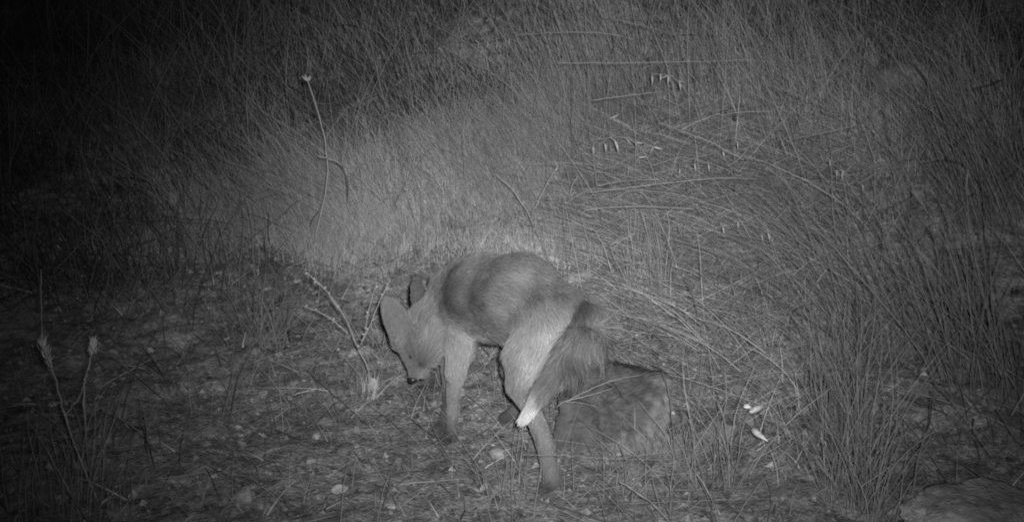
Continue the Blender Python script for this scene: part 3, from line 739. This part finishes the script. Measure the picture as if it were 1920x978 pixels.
# ------------------------------------------------------------------ single stems, twigs and straws
def stem(name, pts, r0, r1, tone_, label, cat, branches=(), jit=.0006, nodes=(), extra=None):
    tone = tone_ * .85; r0 = r0 * .8; r1 = r1 * .8
    root = np.asarray(pts[0], float); e = empty(name, root) if (branches or extra) else None
    P = curve_pts(pts, 18, jit) - root; rad = np.linspace(r0, r1, len(P))
    for nd in nodes:
        i = int(nd * (len(P) - 1)); rad[i] *= 1.9
    t = tube(P, rad, 6, tone)
    if e is None:
        o = poly_mesh(name, *t[:2], M_straw, t[2]); o.location = root; return tag(o, label, cat)
    poly_mesh('stem', *t[:2], M_straw, t[2], e)
    for b, br0, br1, knobs in branches:
        Q = curve_pts(b, 16, jit) - root; rd = np.linspace(br0, br1, len(Q)); parts = [tube(Q, rd, 5, tone * 1.1)]
        for kx in range(knobs):
            i = int((kx + .7) / knobs * (len(Q) - 1)); d = R.normal(size=3); d[2] = abs(d[2])
            parts.append(spindle(Q[i], d, .006, .0016, tone * 1.5, 5))
        v, f, tt = join(parts); poly_mesh('branch', v, f, M_straw, tt, e)
    if extra: extra(e, P, root)
    return tag(e, label, cat)
g = ghit
# branching twig left of the fox head
rt = g(697, 735); Yr = rt[1] - .02
stem('branching_twig', [rt, at(690, 690, Yr), at(672, 655, Yr), at(650, 600, Yr), at(615, 548, Yr), at(576, 512, Yr)], .0021, .0009, .36,
     'dry branching twig with beaded side shoots, left of the fox ear', 'twig',
     [([at(672, 655, Yr), at(685, 620, Yr - .02), at(692, 578, Yr - .03), at(708, 528, Yr - .03)], .0011, .0007, 6),
      ([at(674, 648, Yr), at(694, 610, Yr), at(714, 560, Yr), at(732, 524, Yr)], .0011, .0007, 6),
      ([at(652, 624, Yr), at(625, 600, Yr + .02), at(600, 585, Yr + .03), at(568, 573, Yr + .03)], .0012, .0008, 5),
      ([at(640, 585, Yr), at(612, 545, Yr - .01), at(590, 525, Yr - .01), at(574, 510, Yr - .01)], .0009, .0007, 6)], .0005)
rt = g(700, 738)
leaf(rt + np.array([0, -.01, .018]), .036, 77, .5, 'pale dry leaf base standing at the foot of the branching twig', None, 1.3, (.2, 1.3))
# forked twig above the fox back
rt = g(1003, 470); Yr = rt[1] - .05
stem('forked_twig', [rt, at(996, 415, Yr), at(970, 368, Yr), at(950, 345, Yr), at(930, 326, Yr)], .0022, .0010, .30,
     'forked dark twig standing on the slope above the fox back', 'twig',
     [([at(997, 402, Yr), at(1015, 365, Yr), at(1032, 332, Yr), at(1046, 310, Yr)], .0013, .0008, 3)], .0006)
# tall stalk with a flower head
rt = g(612, 400); Yr = rt[1]
def head_star(n, L, r, tone):
    def f(e, P, root):
        parts = []
        for k in range(n):
            a = k / n * 6.28; d = np.array([math.cos(a) * .8, math.sin(a) * .5, .75 + R.normal() * .15]); parts.append(spindle(P[-1], d, L * R.uniform(.7, 1.1), r, tone, 5))
        v, ff, tt = join(parts); poly_mesh('seed_head', v, ff, M_straw, tt, e)
    return f
Yr -= .22
stem('flower_stalk', [rt + np.array([0, -.22, .0]), at(613, 340, Yr), at(610, 270, Yr), at(598, 215, Yr), at(577, 152, Yr)], .0022, .0013, .40,
     'tall single stalk with a small star-shaped dry head, upper left of the fine grass', 'stalk', (), .0006, (), head_star(6, .016, .0028, .36))
stem('bent_stalk', [g(655, 380) + np.array([0, -.05, .0]), at(652, 335, Yr - .1), at(636, 306, Yr - .1), at(596, 292, Yr - .1)], .0018, .0014, .36,
     'short bent stem crossing the tall single stalk', 'stalk')
# fluffy-headed dark stalks at the left
def fluff(L, n):
    def f(e, P, root):
        parts = []
        for _ in range(n):
            k = P[-1] + (P[-4] - P[-1]) * R.random() ** 2 * .8
            parts.append(spindle(k + R.normal(0, .003, 3), np.array([R.normal() * .35, R.normal() * .35, 1.0]), L * R.uniform(.3, 1.0), .0007, .5, 4))
        v, ff, tt = join(parts); poly_mesh('fluffy_head', v, ff, M_straw, tt, e)
    return f
stem('thin_stem', [at(79, 650, g(185, 945)[1] + .02), at(78, 580, g(185, 945)[1] + .02), at(77, 505, g(185, 945)[1] + .02)], .0009, .0006, .34,
     'hair-thin stem rising above the left pale fluffy thistle head', 'stem')
rt = g(185, 945); Yr = rt[1]
stem('thistle_stalk', [rt, at(150, 860, Yr), at(122, 780, Yr), at(105, 715, Yr), at(80, 645, Yr)], .0019, .0013, .36,
     'leaning dry thistle stalk with a pale fluffy head, further left of the two', 'stalk', [([at(122, 780, Yr), at(150, 740, Yr), at(165, 700, Yr)], .0012, .0008, 2)], .0008, (.5,), fluff(.018, 60))
stem('thistle_stalk', [g(168, 900), at(160, 800, Yr), at(158, 720, Yr), at(168, 680, Yr), at(179, 645, Yr)], .0018, .0012, .34,
     'upright dry thistle stalk with a pale tufted head, nearer the middle of the two', 'stalk', (), .0008, (.4, .7), fluff(.016, 60))
# stalk with knots, bottom centre right
stem('knotted_stalk', [gp(1160, 902, .955), gp(1190, 920, .96), gp(1225, 945, .97), gp(1262, 985, .98)], .0015, .0020, .30,
     'pale knotted stalk leaning down to the bottom edge below the large stone', 'stalk', [([gp(1172, 908, .957), gp(1192, 895, .95)], .001, .0006, 1)], .0004, (.25, .45, .75))
STR = [
 ('straw', [(1372, 985, .97), (1410, 925, .965), (1447, 881, .96)], 2.4, .42, 'thick straw slanting up from the bottom edge, right of the knotted stalk'),
 ('straw', [(1447, 881, .96), (1480, 872, .965), (1500, 868, .97)], 3.0, .34, 'short flattened straw lying at the top of the thick slanting straw'),
 ('straw', [(1434, 890, .975), (1446, 925, .97), (1440, 985, .97)], 1.8, .32, 'bent straw dropping from the thick slanting straw to the bottom edge'),
 ('straw', [(1613, 912, .95), (1650, 888, .94), (1680, 864, .93)], 3.2, .34, 'broad flat straw slanting across the right hand tuft base'),
 ('straw', [(1295, 868, .97), (1322, 920, .975), (1346, 978, .98)], 2.0, .34, 'straight straw slanting down to the right of the knotted stalk'),
 ('straw', [(1344, 745, .95), (1354, 800, .96), (1366, 882, .98)], 1.8, .36, 'upright straw in front of the rough stone beside the large stone'),
 ('straw', [(1314, 800, .96), (1322, 850, .97), (1330, 905, .98)], 1.4, .30, 'faint upright straw just left of the straw before the rough stone'),
 ('straw', [(1072, 822, .955), (1073, 865, .96), (1076, 918, .98)], 1.6, .38, 'upright straw with a kink standing right of the fox hind foot'),
 ('straw', [(958, 855, .96), (959, 900, .97), (960, 985, .99)], 1.6, .32, 'upright stem in the lower middle, left of the fox hind foot'),
 ('straw', [(1122, 895, .97), (1098, 925, .975), (1072, 952, .98)], 1.8, .38, 'straw slanting down left in front of the large stone'),
 ('straw', [(1045, 762, .915), (1060, 752, .91), (1105, 740, .90), (1150, 728, .90)], 1.5, .42, 'lower of the two pale straws arching over the large stone'),
 ('straw', [(1062, 752, .91), (1110, 728, .90), (1160, 710, .895), (1205, 703, .90)], 1.4, .42, 'upper of the two pale straws arching over the large stone'),
 ('straw', [(1060, 753, .911), (1090, 755, .91), (1118, 762, .91)], 1.1, .36, 'short straw splitting from the pale straws over the large stone'),
 ('thin_stem', [(985, 852, .89), (1060, 854, .885), (1130, 858, .885), (1260, 862, .90)], 1.1, .26, 'thin horizontal stem crossing in front of fox hind foot and large stone'),
 ('straw', [(1240, 690, .89), (1255, 740, .90), (1262, 800, .92), (1266, 850, .94)], 1.7, .24, 'grass stem running down the right edge of the large stone'),
 ('straw', [(1180, 660, .93), (1215, 672, .92), (1240, 692, .91)], 1.5, .34, 'grass stem bending down to the top right corner of the large stone'),
 ('straw', [(285, 897, .99), (330, 893, .985), (385, 884, .985)], 2.4, .34, 'short straw lying flat alone in the bare soil at lower left'),
 ('straw', [(396, 842, .99), (412, 846, .99), (428, 852, .99)], 3.2, .34, 'stubby chip of straw at the far side of the broad pale stone'),
 ('straw', [(500, 985, .99), (520, 960, .985), (545, 935, .985)], 1.7, .28, 'thin straw slanting at the bottom edge under the bare soil'),
 ('dark_stick', [(995, 935, .985), (1060, 952, .985), (1130, 975, .985), (1200, 990, .985)], 3.2, .14, 'dark stick lying along the bottom edge below the fox hind foot'),
 ('dark_stick', [(575, 695, .985), (620, 735, .985), (660, 770, .985), (692, 800, .99)], 2.2, .10, 'dark thin stick lying left of the fox head'),
 ('dark_stick', [(770, 785, .985), (800, 808, .98), (830, 830, .985)], 2.2, .10, 'dark thin stick ending at the fox forefoot'),
 ('straw', [(800, 765, .975), (812, 800, .975), (832, 840, .975), (858, 880, .985)], 1.9, .36, 'pale straw crossing in front of the fox forefoot'),
 ('dark_stick', [(925, 815, .985), (960, 832, .985), (1000, 850, .985)], 2.4, .13, 'short dark stick lying between the fox feet'),
 ('straw', [(780, 462, .95), (782, 430, .93), (770, 380, .91), (756, 345, .89)], 1.5, .36, 'upright stem with a cross twig, behind the fox neck'),
 ('straw', [(768, 459, .945), (782, 458, .943), (796, 459, .945)], 1.3, .36, 'little cross twig on the stem behind the fox neck'),
 ('straw', [(863, 484, .96), (866, 460, .955), (870, 430, .95)], 1.5, .38, 'short upright straw sticking up behind the fox back'),
 ('straw', [(862, 484, .96), (852, 474, .957), (844, 470, .955)], 2.4, .38, 'stubby straw slanting left behind the fox back'),
 ('straw', [(876, 478, .96), (875, 470, .957), (874, 462, .955)], 3.2, .38, 'stubby seed-like straw end behind the fox back'),
 ('straw', [(685, 498, .97), (700, 493, .96), (714, 500, .96), (720, 520, .975)], 2.0, .34, 'curled leaf blade arching behind the fox ear tip'),
 ('straw', [(750, 515, .975), (752, 500, .96), (764, 492, .96), (780, 490, .965)], 1.8, .34, 'curled leaf blade arching behind the fox head'),
 ('straw', [(816, 700, .97), (824, 720, .975), (832, 738, .98)], 2.2, .40, 'pale straw end between the fox muzzle and forefoot'),
 ('straw', [(1230, 228, .84), (1290, 250, .83), (1340, 270, .83), (1395, 300, .84)], 2.4, .34, 'stout straight straw sloping down right above the mound'),
 ('straw', [(1365, 312, .84), (1385, 298, .835), (1400, 282, .83)], 2.0, .32, 'short straw crossing the lower end of the stout sloping straw'),
 ('straw', [(1454, 235, .84), (1465, 262, .84), (1476, 290, .85)], 2.8, .32, 'short thick straw leaning over the mound crest'),
 ('straw', [(1040, 118, .80), (1150, 118, .79), (1270, 116, .79), (1418, 113, .80)], 1.6, .30, 'long straight stem lying across the grass near the top edge'),
 ('straw', [(960, 66, .80), (1050, 61, .79), (1130, 62, .79), (1190, 74, .80)], 1.8, .30, 'long arching stem nearest the top edge, centre'),
 ('straw', [(1150, 35, .80), (1230, 55, .80), (1300, 80, .80)], 1.7, .28, 'stem sloping down right from the top edge'),
 ('straw', [(1110, 188, .82), (1170, 180, .81), (1240, 172, .81)], 1.8, .30, 'gently rising stem between the clump and the hanging oat seeds'),
 ('straw', [(1350, 216, .83), (1400, 210, .82), (1450, 209, .83)], 1.8, .32, 'short level stem right of the hanging oat seeds'),
 ('straw', [(1445, 160, .83), (1500, 180, .83), (1545, 200, .84)], 1.8, .26, 'dim stem sloping down right toward the far boulder'),
 ('straw', [(1490, 260, .84), (1550, 248, .83), (1615, 233, .84)], 1.7, .28, 'straight stem rising right above the mound shoulder'),
 ('straw', [(1098, 362, .90), (1180, 352, .88), (1260, 342, .87), (1350, 334, .86), (1420, 336, .87)], 1.7, .36, 'upper long stem lying level along the face of the mound'),
 ('straw', [(1088, 402, .90), (1110, 392, .89), (1200, 387, .88), (1300, 392, .87)], 1.9, .36, 'lower long stem lying level along the face of the mound'),
 ('straw', [(1120, 348, .90), (1170, 340, .89), (1235, 336, .88)], 1.6, .36, 'short pale stem above the long level stems of the mound'),
 ('straw', [(1090, 440, .93), (1150, 415, .91), (1230, 385, .89)], 1.4, .28, 'thin stem slanting up right under the level stems'),
 ('straw', [(1055, 378, .93), (1058, 420, .94), (1066, 520, .97)], 1.7, .34, 'upright stem left of the level stems of the mound'),
 ('straw', [(1070, 362, .92), (1074, 345, .915), (1084, 330, .91)], 2.2, .36, 'short pale leaf blade above the upright stem left of the mound'),
 ('straw', [(1200, 390, .90), (1215, 450, .92), (1222, 560, .96)], 1.6, .32, 'long upright stem on the slope right of the fox rump'),
 ('straw', [(1365, 505, .93), (1380, 560, .94), (1400, 620, .95)], 2.0, .32, 'straight straw leaning left on the slope above the bright husks'),
 ('straw', [(1320, 575, .93), (1385, 580, .92), (1440, 600, .92), (1490, 640, .93)], 1.5, .30, 'stem arching right above the bright husks'),
 ('straw', [(1750, 715, .92), (1800, 770, .92), (1860, 855, .94)], 2.2, .26, 'straight stem sloping down right near the right edge'),
 ('straw', [(1740, 845, .96), (1770, 890, .96), (1790, 930, .965)], 1.8, .26, 'stem leaning on the pale corner boulder'),
 ('straw', [(1868, 765, .94), (1885, 790, .94), (1900, 815, .945)], 2.6, .26, 'short thick stem piece near the right edge'),
 ('dark_stick', [(1645, 400, .86), (1675, 385, .855), (1708, 370, .86)], 2.6, .10, 'short dark stick slanting in the dim grass at the right'),
 ('straw', [(1690, 310, .84), (1715, 355, .85), (1740, 400, .86)], 2.2, .22, 'dim straw sloping down right past the short dark stick'),
 ('straw', [(1470, 30, .82), (1500, 90, .82), (1520, 160, .83), (1540, 260, .85)], 1.7, .24, 'long dim stem hanging down from the top edge at the right'),
 ('straw', [(1500, 115, .82), (1515, 105, .82), (1530, 100, .82)], 2.4, .24, 'short leaf blade crossing the long dim hanging stem'),
 ('straw', [(1620, 110, .83), (1680, 160, .83), (1760, 220, .85), (1790, 260, .86)], 2.0, .22, 'dim stem arching down right in front of the far boulder'),
 ('straw', [(1880, 150, .84), (1850, 160, .84), (1820, 168, .85)], 3.2, .07, 'dark twig entering from the right edge'),
 ('straw', [(1655, 780, .95), (1672, 760, .94), (1690, 742, .93)], 2.6, .28, 'flat leaf blade slanting up right behind the right hand tuft'),
 ('straw', [(1812, 345, .86), (1814, 330, .855), (1816, 318, .85)], 2.6, .38, 'single pale seed husk hanging alone near the right edge'),
 ('straw', [(375, 40, .6), (382, 60, .6), (392, 82, .6)], 2.2, .32, 'pale bent blade hanging high in the dark upper left'),
 ('straw', [(640, 700, .985), (612, 672, .98), (590, 655, .98)], 1.4, .20, 'thin grey stem lying beside the dark stick left of the fox head'),
 ('straw', [(816, 35, .8), (815, 95, .8), (817, 170, .82)], 1.5, .30, 'vertical stem hanging with a pale blade at top centre'),
 ('straw', [(1690, 940, .97), (1668, 920, .965), (1640, 905, .96)], 2.0, .24, 'grey blade crossing low behind the corner boulder'),
]
for nm, pts, r, tone, lab in STR:
    stem(nm, [gp(*p) for p in pts], r * .001 * .55, r * .001 * .38, tone, lab, 'twig' if 'stick' in nm else 'straw', jit=.0004)

# ------------------------------------------------------------------ wild oats with hanging spikelets
def oat(root, pts, spk, label, r=.0012, tone=.3):
    e = empty('wild_oat', root); root = np.asarray(root)
    P = curve_pts([root] + pts, 22, .0008) - root; t = tube(P, np.linspace(r, r * .5, len(P)), 5, tone); poly_mesh('stem', *t[:2], M_straw, t[2], e)
    for p, d, L in spk:
        L = L * .85; p = np.asarray(p) - root; k = np.argmin(np.linalg.norm(P - p, axis=1))
        c = tube(curve_pts([P[k], (P[k] + p) / 2 + np.array([0, 0, .006]), p], 6), .0004, 4, tone)
        poly_mesh('pedicel', *c[:2], M_straw, c[2], e)
        a = spindle(p, d, L, L * .12, .40, 6, awn=L * .5); b = spindle(p, np.asarray(d) + R.normal(0, .22, 3), L * .8, L * .08, .34, 5)
        v, f, tt = join([a, b]); poly_mesh('spikelet', v, f, M_leaf, tt, e)
    return tag(e, label, 'wild oat', 'wild oats')
def spk(lst, Y):
    out = []
    for x, y, dx, dy, L in lst:
        p = at(x, y, Y); q2 = at(x + dx, y + dy, Y - .01); out.append((p, q2 - p, L))
    return out
Y0 = 3.15
oat(g(1330, 420), [at(1335, 330, Y0), at(1310, 220, Y0), at(1270, 150, Y0), at(1220, 138, Y0)],
    spk([(1222, 140, 1, 25, .030), (1238, 138, 0, 22, .024), (1253, 140, -2, 30, .030), (1273, 152, 4, 22, .028), (1160, 215, -18, 8, .03)], Y0 - .02),
    'wild oat drooping above the mound with four pale seeds hanging in a row')
Y0 = 2.95
oat(g(1260, 450), [at(1240, 380, Y0), at(1210, 290, Y0), at(1170, 258, Y0), at(1115, 262, Y0)],
    spk([(1112, 275, 1, 22, .022), (1134, 268, 3, 28, .026), (1153, 264, 8, 26, .032), (1175, 262, 12, 12, .018), (1192, 268, 25, 2, .020), (1225, 276, 28, 8, .028), (1197, 296, 28, -3, .024)], Y0 - .02),
    'wild oat with seeds scattered left of the dark hollow of the mound')
Y0 = 2.9
oat(g(1420, 480), [at(1400, 400, Y0), at(1360, 300, Y0), at(1320, 292, Y0), at(1275, 305, Y0)],
    spk([(1274, 315, 0, 18, .018), (1302, 305, 2, 22, .024), (1328, 308, 2, 20, .022), (1355, 280, 3, 22, .026), (1382, 265, 2, 20, .02)], Y0 - .02),
    'wild oat hanging over the dark hollow at the crest of the mound')
Y0 = 3.6
oat(g(1010, 260), [at(1015, 180, Y0), at(990, 100, Y0), at(950, 72, Y0), at(890, 85, Y0)],
    spk([(865, 92, -6, 18, .026), (897, 80, -2, 20, .02), (915, 76, -4, 20, .026), (932, 78, -3, 24, .026), (945, 76, -2, 24, .026), (955, 72, -2, 22, .026), (905, 92, -10, 16, .02)], Y0 - .02),
    'wild oat with a comb of pale seeds hanging near the top centre')
Y0 = 2.75
oat(g(1610, 520), [at(1605, 430, Y0), at(1590, 350, Y0), at(1575, 310, Y0)],
    spk([(1569, 318, -1, 20, .022), (1580, 318, -4, 24, .024), (1583, 320, -8, 20, .02), (1617, 345, 1, 22, .022), (1555, 300, 2, 18, .018)], Y0 - .02),
    'wild oat with a cluster of seeds right of the mound crest')
Y0 = 2.6
oat(g(1460, 560), [at(1455, 500, Y0), at(1440, 440, Y0), at(1425, 428, Y0)],
    spk([(1428, 440, 3, 18, .018), (1440, 436, 4, 22, .02), (1355, 425, 3, 18, .018), (1383, 415, 1, 16, .016)], Y0 - .02),
    'small wild oat low on the face of the mound')
print('objects', len(bpy.data.objects), 'tris', sum(len(o.data.polygons) for o in bpy.data.objects if o.type == 'MESH'))
